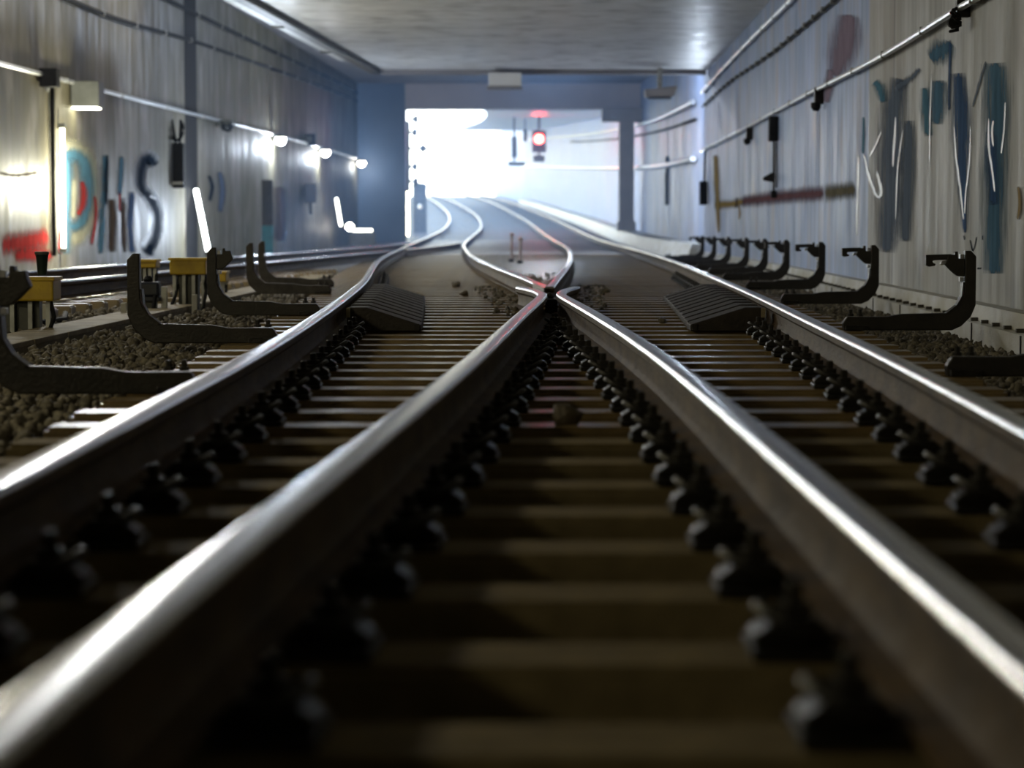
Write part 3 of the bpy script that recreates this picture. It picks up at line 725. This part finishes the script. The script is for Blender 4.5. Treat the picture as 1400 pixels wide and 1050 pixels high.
# right wall
t = thing('cable_clamp', 'tangled black cable clamp at the top end of the lower right conduit', 'clamp', tuple(rw(1326,20)))
MB().box(-.10,-.004,-.035,.035,-.02,.22).build('bracket', 'black_iron', t, bevel=.006)
for (y, z, r) in ((0,.0,.05),(-.02,-.05,.045),(.03,-.04,.04),(.06,-.085,.03)):
    pts = [(-.10-.03*math.sin(3*a), y+r*math.cos(a), z+r*math.sin(a)) for a in steps(0, 6.0, 14)]
    MB().tube(pts, .012, 6).build('cable_loop', 'black_rubber', t, smooth=True)
MB().lathe([(.03,-.03),(.036,0),(.03,.03)], (-.13,0,-.06), 10, 'y').build('grommet', 'black_rubber', t, smooth=True)
for px, py, lab in ((1126,131,'black hook bracket under the lower right conduit, by the red stain'), (1029,183,'small black hook bracket under the lower right conduit, middle')):
    c = rw(px, py); t = thing('hook_bracket', lab, 'bracket', tuple(c))
    MB().box(-.11,-.003,-.04,.04,-.10,.10).build('plate', 'black_iron', t, bevel=.01)
    MB().lathe([(.03,-.06),(.06,-.02),(.06,.04)], (-.09,0,-.12), 10).build('hook', 'black_rubber', t, smooth=True)
c = rw(1064, 176); k = c.y/FPX
t = thing('wall_telephone', 'black handset-like device with rods hanging on the right wall', 'device', tuple(c))
MB().box(-.14,-.004,-.10,.10,-17*k,17*k).build('case', 'black_rubber', t, bevel=.02)
MB().tube([(-.06,0,-16*k),(-.06,0,-90*k)], .022, 6).build('rod', 'black_iron', t)
MB().tube([(-.02,0,-16*k),(-.02,.0,-80*k)], .014, 6).build('cable', 'black_rubber', t)
MB().prism_y([(-.06,-58*k),(-.06,-72*k),(-.10,-72*k),(-.22,-70*k),(-.22,-66*k)], -.05, .05).build('hook', 'black_iron', t, bevel=.008)
MB().box(-.10,-.02,-.05,.05,-94*k,-84*k).build('plug', 'black_rubber', t, bevel=.01)
t, s, w, h = wall_box(rw, 963, 973, 248, 280, .3, 'junction_box', 'dark narrow box on the right wall next to the ochre stripe', 'box', 'black_rubber')
MB().tube([(-w*.5,0,h/2),(-w*.4,0,h/2+.7)], .03, 6).build('cable', 'black_rubber', t)
t, s, w, h = wall_box(rw2, 912, 916, 236, 280, .3, 'junction_box', 'thin dark vertical case on the far right wall, right of the pillar', 'box', 'black_rubber')
MB().tube([(-w*.5,0,h/2),(-w*.5,0,h/2+.5)], .05, 6).build('cable', 'black_rubber', t)

# ceiling boxes at the slab end
a = at(668,119,SEND-.3); b = at(713,98,SEND-.3)
t = thing('ceiling_box', 'pale grey box hanging under the middle of the slab end', 'box', ((a.x+b.x)/2, SEND-.35, a.z))
MB().box(-(b.x-a.x)/2,(b.x-a.x)/2,-.3,.3,0,SLAB-.102-a.z+.0).build('housing', 'ceiling_white', t, bevel=.02)
MB().box(-(b.x-a.x)/2-.02,(b.x-a.x)/2+.02,-.32,.32,-.05,0).build('cover', 'concrete_dark', t, bevel=.01)
a = at(878,133,SEND-.6); b = at(926,100,SEND-.6)
t = thing('ceiling_lamp', 'dark lamp housing hanging at the right end of the ceiling slab', 'lamp', ((a.x+b.x)/2, SEND-.6, a.z))
MB().prism_y([(-.32,0),(.30,.02),(.38,.24),(-.34,.16)], -.2, .2).build('housing', 'pillar', t, bevel=.02)
MB().box(-.25,.25,-.15,.15,-.03,.002).build('glass', 'black_rubber', t)
MB().box(-.05,.05,-.05,.05,.18,SLAB-a.z-.002).build('hanger', 'galv', t)

# ------------------------------------------------------------------ the red signal and things beyond the portal
d = 110.; c = at(737,190,d)
zr = zc(d)-c.z
t = thing('railway_signal', 'railway signal with red light hanging below the far ceiling', 'signal', tuple(c))
MB().box(-.32,.32,.0,.16,-.62,.40).build('backplate', 'signal_black', t, bevel=.03)
MB().lathe([(.05,-.06),(.20,-.03),(.21,.0)], (0,-.001,0), 20, 'y').build('red_lens', 'red_lens', t, smooth=True)
mb = MB()
pts = [(.26*math.cos(a), .26*math.sin(a)) for a in steps(.1, math.pi-.1, 10)]+[(.23*math.cos(a), .23*math.sin(a)) for a in steps(math.pi-.1, .1, 10)]
mb.prism_y(pts, -.28, -.001).build('hood', 'signal_black', t)
MB().lathe([(.05,-.04),(.17,-.02),(.18,.0)], (0,-.001,-.42), 16, 'y').build('dark_lens', 'black_rubber', t, smooth=True)
MB().box(-.26,.26,.02,.14,-1.05,-.75).build('number_plate', 'signal_black', t, bevel=.02)
MB().box(-.05,.05,.06,.12,-.75,-.62).build('link', 'black_iron', t)
MB().box(-.05,.05,.04,.12,.40,zr-.004).build('hanger', 'black_iron', t)
c = at(703,200,d+4)
t = thing('signal_board', 'thin dark board hanging left of the red signal', 'signal', tuple(c))
MB().box(-.13,.13,0,.1,-.55,.45).build('board', 'signal_black', t, bevel=.02)
MB().box(-.04,.04,.02,.08,.45,zc(d+4)-c.z-.004).build('hanger', 'black_iron', t)
MB().box(-.28,.5,.0,.12,-.93,-.75).build('lower_bar', 'signal_black', t)
MB().box(-.04,.04,.02,.08,-.75,-.55).build('link', 'black_iron', t)
c = at(718,185,d+8)
t = thing('signal_board', 'small dark lamp case close left of the red signal', 'signal', tuple(c))
MB().box(-.1,.1,0,.15,-.3,.3).build('case', 'signal_black', t, bevel=.02)
MB().box(-.03,.03,.04,.1,.3,zc(d+8)-c.z-.004).build('hanger', 'black_iron', t)
d = 99.; g = ramp(d)+GRD
xc = at(574,300,d).x
t = thing('equipment_cabinet', 'grey equipment cabinet left of the curving rails at the exit', 'cabinet', (xc, d, g))
zt = at(574,256,d).z-g
MB().box(-.28,.28,-.25,.25,.1,zt).build('cabinet_body', 'far_cabinet', t, bevel=.03)
MB().prism_y([(-.33,zt),(.33,zt),(.25,zt+.15),(-.25,zt+.2)], -.3, .3).build('cabinet_roof', 'far_cabinet', t)
MB().lathe([(.08,-.26),(.10,-.25)], (.02,0,zt*.6), 12, 'y').build('dial', 'white_pipe', t)
MB().box(-.3,.3,-.27,.27,0,.1).build('plinth', 'concrete_dark', t)
d = 97.; g = ramp(d)+GRD; xc = at(557,300,d).x
t = thing('trackside_mast', 'dark mast with side arms at the left edge of the bright exit', 'mast', (xc, d, g))
zt = at(557,152,d).z-g
MB().box(-.11,.11,-.08,.08,0,zt-.4).build('mast_pole', 'signal_black', t)
for py, w in ((163,.35),(181,.3),(203,.75),(228,.3),(248,.35)):
    z = at(557,py,d).z-g
    MB().box(.1,.1+w,-.05,.05,z-.06,z+.06).build('side_arm', 'signal_black', t, bevel=.01)
    MB().lathe([(.05,-.16),(.10,-.1),(.10,.1),(.05,.16)], (.1+w*.72,0,z), 10).build('insulator', 'signal_black', t, smooth=True)
d = 94.; g = ramp(d)+GRD
t = thing('glowing_post', 'glowing white post at the foot of the dark pier beside the exit', 'lamp', (at(557,300,d).x-.02, d, g))
MB().box(-.09,.09,-.06,.06,.1,at(557,262,d).z-g).build('lit_panel', 'tube_warm', t, bevel=.03)  # upright panel with an emissive surface
MB().box(-.25,.25,-.1,.1,0,.1).build('base', 'trough', t)
MB().box(-.2,-.095,-.06,.06,.1,at(557,268,d).z-g).build('back_panel', 'cabinet', t, bevel=.02)
# small point levers standing between the rails beyond the crossing
for px, py0, py1, d, lab in ((699,350,324,46.,'left pinkish lever stump between the diverging rails'), (711,352,330,44.,'right pale lever stump between the diverging rails')):
    x = at(px, py0, d).x; t = thing('lever_stump', lab, 'lever', (x, d, SLP+.002))
    z1 = at(px, py1, d).z-SLP
    MB().box(-.05,.05,-.05,.05,0,.06).build('foot', 'black_iron', t)
    MB().tube([(0,0,.05),(.01,0,z1)], [.03,.022], 8).build('stem', 'violet_enamel', t, smooth=True)
    MB().lathe([(.02,z1),(.045,z1+.04),(.02,z1+.08)], (0.01,0,0), 10).build('knob', 'violet_enamel', t, smooth=True)

# ------------------------------------------------------------------ paint on the walls (flat, 4 mm proud)
def ribbon(fn, pxs, widths, m, name, parent, off):
    X = {'lw': XL, 'rw': XR, 'rw2': XR2}[fn.__name__]; s = 1 if fn is lw else -1
    P = [Vector(p) for p in pxs]
    if isinstance(widths, (int, float)): widths = [widths]*len(P)
    # smooth the stroke (Catmull-Rom) so letters read as sprayed curves
    Q, WD = [], []
    n = len(P)
    for i in range(n-1):
        a, b, c, d = P[max(i-1,0)], P[i], P[i+1], P[min(i+2,n-1)]
        for k in range(5):
            u = k/5
            Q.append(.5*((2*b)+(c-a)*u+(2*a-5*b+4*c-d)*u*u+(3*b-a-3*c+d)*u**3)); WD.append(widths[i]+(widths[i+1]-widths[i])*u)
    Q.append(P[-1]); WD.append(widths[-1])
    vs = []; n = len(Q)
    for i, p in enumerate(Q):
        t = (Q[min(i+1,n-1)]-Q[max(i-1,0)]).normalized(); nn = Vector((-t.y, t.x))*WD[i]/2*(.62 if m == 'p_white' else 1)
        for sg in (1.9, 0, -1.9):
            w = fn(p.x+sg*nn.x, p.y+sg*nn.y); vs.append((X(w.y)+s*off, w.y, w.z))
    fs = [(3*i+k,3*i+k+1,3*i+k+4,3*i+k+3) for i in range(n-1) for k in (0, 1)]
    o = MB().add(vs, fs).build(name, m, parent)
    at_ = o.data.attributes.new('spray', 'FLOAT', 'POINT')
    for i in range(n):
        e = .62 if i in (0, n-1) else 1.
        for k in range(3): at_.data[3*i+k].value = e if k == 1 else 0.
    return o
def piece(label, strokes, fn):
    t = thing('graffiti', label, 'graffiti')
    for i, (m, w, pts) in enumerate(strokes):
        ribbon(fn, pts, w, m, 'paint_stroke', t, .004+.0012*i)
piece('blue letter P with white outline and red centre on the left wall', [
    ('p_cream', 20, [(88,205),(98,203),(113,210),(123,232),(126,262),(122,296),(108,322),(98,322)]),
    ('p_cyan', [16,15,14,14], [(91,206),(91,250),(89,300),(87,347)]),
    ('p_cyan', [14,17,17,15,13,12], [(92,210),(112,218),(120,248),(119,280),(112,303),(97,312)]),
    ('p_cream', [6,7,6], [(101,245),(101,275),(99,298)]),
    ('p_red', [4,9,9,5], [(111,248),(114,262),(112,280),(106,294)]),
    ('p_red', 5, [(82,318),(82,346)]), ('p_red', [3,5,4], [(129,268),(130,300),(124,335)])], lw)
piece('teal and brown double-stemmed letter in the middle of the left graffiti', [
    ('p_cyan', [8,9,8], [(144,212),(141,270),(137,347)]), ('p_navy', [4,5], [(146,212),(144,280)]),
    ('p_brown', [10,13,12], [(152,272),(154,300),(152,345)]), ('p_cyan', [6,7,6], [(166,214),(164,245),(162,268)]),
    ('p_brown', [7,8], [(168,270),(170,345)]), ('p_red', [3,4], [(163,262),(163,290)])], lw)
piece('dark blue letter S with pale outline, last of the left graffiti', [
    ('p_white', 22, [(214,222),(200,214),(190,238),(198,262),(212,280),(212,318),(196,340)]),
    ('p_navy', [9,14,14,12,13,14,13,10], [(213,226),(201,216),(192,236),(194,258),(207,274),(215,298),(210,330),(196,345)]),
    ('p_deep', [8,9,8], [(180,262),(178,310),(181,346)]), ('p_navy', [6,8], [(206,335),(206,350)]),
    ('p_white', [4,5], [(204,268),(213,272)])], lw)
piece('faded red paint low on the left wall below the junction box', [
    ('p_red', [22,26,20], [(2,335),(30,332),(66,322)]), ('p_red', [14,18,12], [(20,350),(45,348),(72,350)]), ('p_brown', [3,4,3], [(0,236),(20,240),(52,236)])], lw)
piece('dark scribbles and pale patches far along the left wall', [
    ('p_navy', [4,5,4], [(285,240),(290,255),(286,275)]), ('p_grey', [6,8,6], [(300,235),(304,262),(300,290)]), ('p_brown', [14,16,14], [(382,255),(384,290),(382,330)])], lw)
piece('grey blue arch-shaped letter, first of the large right graffiti', [
    ('p_grey', [20,30,34,30,18], [(1232,108),(1222,150),(1220,220),(1218,290),(1212,345)]),
    ('p_grey', [12,17,16,12], [(1243,165),(1243,230),(1240,290),(1238,330)]),
    ('p_grey', [5,8,10], [(1259,94),(1245,108),(1226,120)]),
    ('p_cyan', [8,12,8], [(1196,112),(1203,120),(1208,140)]),
    ('p_white', [3,6,5,7,4], [(1183,212),(1189,240),(1200,268),(1206,262),(1200,235)]),
    ('p_white', [3,5,3], [(1226,160),(1224,200),(1222,228)]), ('p_white', [2,3,2], [(1236,178),(1229,230),(1226,300)]),
    ('p_white', [3,4,3], [(1207,180),(1198,200),(1190,215)])], rw)
piece('pale blue hooked letter, second of the large right graffiti', [
    ('p_blue', [14,26,24,10], [(1272,80),(1285,72),(1294,66),(1300,58)]), ('p_cyan', [8,12,10], [(1265,120),(1266,150),(1270,186)]),
    ('p_blue', [18,22,12], [(1284,110),(1284,140),(1281,170)]), ('p_deep', [3,4,3], [(1300,55),(1299,100),(1299,150)]),
    ('p_white', [2,3,2], [(1275,100),(1273,160),(1272,225)])], rw)
piece('long blue spike with white edges, third of the large right graffiti', [
    ('p_deep', [14,22,22,16,10,5], [(1311,100),(1314,150),(1316,190),(1317,235),(1318,275),(1320,318)]),
    ('p_white', [2,4,4,3], [(1305,170),(1308,215),(1314,260),(1318,300)]), ('p_white', [2,4,3,2], [(1328,172),(1327,215),(1322,260),(1320,292)]),
    ('p_grey', [2,3,2], [(1349,84),(1340,115),(1331,146)])], rw)
piece('broad blue column with white runs, last of the large right graffiti', [
    ('p_blue', [26,30,28,26,24,22], [(1362,86),(1364,140),(1362,210),(1361,270),(1360,330),(1359,374)]),
    ('p_deep', [10,14,10], [(1356,180),(1357,230),(1360,280)]), ('p_white', [2,5,4,3], [(1353,162),(1353,200),(1358,235),(1361,262)]),
    ('p_white', [3,4,3], [(1376,140),(1374,180),(1370,210)]), ('p_white', [3,5,3], [(1360,165),(1358,180),(1360,200)]), ('p_ochre', [3,5,4], [(1394,255),(1396,280),(1393,300)])], rw)
piece('thin dark V and dashes scratched on the right wall', [
    ('p_navy', 1.6, [(1327,328),(1331,343),(1336,324)]), ('p_navy', 2.2, [(1318,366),(1323,366)]), ('p_navy', 2.2, [(1337,367),(1343,367)]),
    ('p_navy', 1.5, [(1319,322),(1320,328)]), ('p_navy', 1.5, [(1345,322),(1345,328)])], rw)
piece('white line along the panel joint left of the large right graffiti', [
    ('p_cyan', [3,4,3], [(1181,160),(1181,185),(1180,210)]), ('p_white', [3,5,4,5,3], [(1174,212),(1174,240),(1173,270),(1172,300),(1172,322)])], rw)
piece('maroon and olive painted band across the right wall', [
    ('p_olive', [17,18,18], [(1170,259),(1150,262),(1128,264)]), ('p_maroon', [17,16,15,14,12], [(1127,264.5),(1090,267),(1060,270),(1035,273),(1015,275)])], rw)
piece('ochre painted stripe with a drip on the right wall', [
    ('p_ochre', [9,10,10], [(1016,275.5),(1000,279),(977,280)]), ('p_ochre', [7,8,6,3], [(979,212),(980,250),(982,285),(983,318)]), ('p_brown', [2,3], [(1008,270),(1007,284)]), ('p_ochre', [2,3,1.5], [(1011,282),(1012,292),(1011,300)])], rw)
piece('faded violet smear high on the right wall below the dashed cable', [
    ('p_violet', [20,34,30,14], [(1160,20),(1158,50),(1150,80),(1142,104)]), ('p_violet', [8,12,8], [(1136,95),(1134,118),(1130,140)])], rw)

# ------------------------------------------------------------------ light
def area(loc, rot, sx, sy, power, col, spread=None):
    l = bpy.data.lights.new('lamp_or_fill', 'AREA'); l.shape = 'RECTANGLE'; l.size = sx; l.size_y = sy; l.energy = power; l.color = col
    if spread: l.spread = spread
    o = bpy.data.objects.new('lamp_or_fill', l); COL.objects.link(o); o.location = loc; o.rotation_euler = rot; return o
def point(loc, power, col, r=.15):
    l = bpy.data.lights.new('lamp_or_fill', 'POINT'); l.energy = power; l.color = col; l.shadow_soft_size = r
    o = bpy.data.objects.new('lamp_or_fill', l); COL.objects.link(o); o.location = loc; return o
COOL = (.72,.84,1.0); WARM = (1.0,.90,.58)
for (x, y, z), e in zip(lamps, (300, 200, 50)): point((x+.1,y,z-.12), e, COOL)
point((tubeA[0]+.6, tubeA[1]-.2, tubeA[2]), 430, (1.0,.97,.74), .2)
point((4.5, 55.6, 2.0), 260, COOL, .2)  # added unseen light behind the wall setback, lifts the slab underside
point((tubeB[0]+.9, tubeB[1]-.3, tubeB[2]), 480, COOL, .2)
# unseen fill lights added beside the slab edge to brighten walls and foreground
for y, e, c in ((31,560,(.95,.97,.98)),(20,260,(1.0,.95,.78)),(8,400,WARM),(-3,340,WARM)): point((XE(y)-1.1, y, 3.85), e, c, .25)
point((XL(26)+.5, 26, 2.1), 300, (1.0,.95,.8), .2)  # added unseen fill by the left wall for the ceiling slab
# unseen fill lights added under the roof of the left bay and the hall
point((-5.4, 44, 5.3), 150, (1.0,.92,.78), .25); point((-6.2, 33, 5.3), 50, (1.0,.9,.6), .25)
point((.8, 61, 5.3), 1100, COOL, .25)
point(tuple(at(737,186,109.2)), 60, (1.0,.06,.06), .12)
# daylight
w = bpy.data.worlds.new('daylight'); S.world = w; w.use_nodes = True
N, L = w.node_tree.nodes, w.node_tree.links
bg = N['Background']; tc = N.new('ShaderNodeTexCoord'); sx = N.new('ShaderNodeSeparateXYZ'); cr = N.new('ShaderNodeValToRGB')
L.new(tc.outputs['Generated'], sx.inputs[0]); L.new(sx.outputs['Z'], cr.inputs['Fac'])
cr.color_ramp.elements[0].position = 0; cr.color_ramp.elements[0].color = (.80,.91,1,1)
cr.color_ramp.elements[1].position = .6; cr.color_ramp.elements[1].color = (.36,.58,1,1)
L.new(cr.outputs['Color'], bg.inputs['Color']); bg.inputs['Strength'].default_value = 7.

# thin daylit haze in the hall before and behind the portal
hm = bpy.data.materials.new('haze'); N, L = nodes_of(hm); N.remove(N['Principled BSDF'])
tc = N.new('ShaderNodeTexCoord'); sx = N.new('ShaderNodeSeparateXYZ'); L.new(tc.outputs['Object'], sx.inputs[0])
mr = N.new('ShaderNodeMapRange'); mr.inputs['From Min'].default_value = 26; mr.inputs['From Max'].default_value = 78
mr.inputs['To Min'].default_value = 0; mr.inputs['To Max'].default_value = .0125; L.new(sx.outputs['Y'], mr.inputs['Value'])
vs_ = N.new('ShaderNodeVolumeScatter'); vs_.inputs['Color'].default_value = (.30,.54,1,1); L.new(mr.outputs['Result'], vs_.inputs['Density']); vs_.inputs['Anisotropy'].default_value = .45
L.new(vs_.outputs[0], N['Material Output'].inputs['Volume'])
hz = MB().box(-4.9, 3.4, 26, 51.6, -.28, 3.84).box(-5.2, 3.78, 53.1, 86.9, -.28, 4.78).box(-3.85, 4.2, 86.95, 112, -.1, 4.78).build('haze', hm)
hz.location = (0,0,0); tag(hz, 'thin bluish haze glowing in front of the bright tunnel exit', 'haze', kind='stuff')

# ------------------------------------------------------------------ camera
cam = bpy.data.cameras.new('camera'); co = bpy.data.objects.new('camera', cam); COL.objects.link(co)
co.location = (0,0,CAM_Z); co.rotation_euler = (math.pi/2-TILT, 0, 0)
cam.sensor_width = 36; cam.lens = FPX/1400*36; cam.clip_end = 1000; cam.clip_start = .05
cam.dof.use_dof = True; cam.dof.focus_distance = 14.; cam.dof.aperture_fstop = 2.8
S.camera = co
S.view_settings.view_transform = 'Standard'; S.view_settings.look = 'None'
S.view_settings.gamma = 1; S.view_settings.exposure = 0; S.view_settings.use_curve_mapping = False
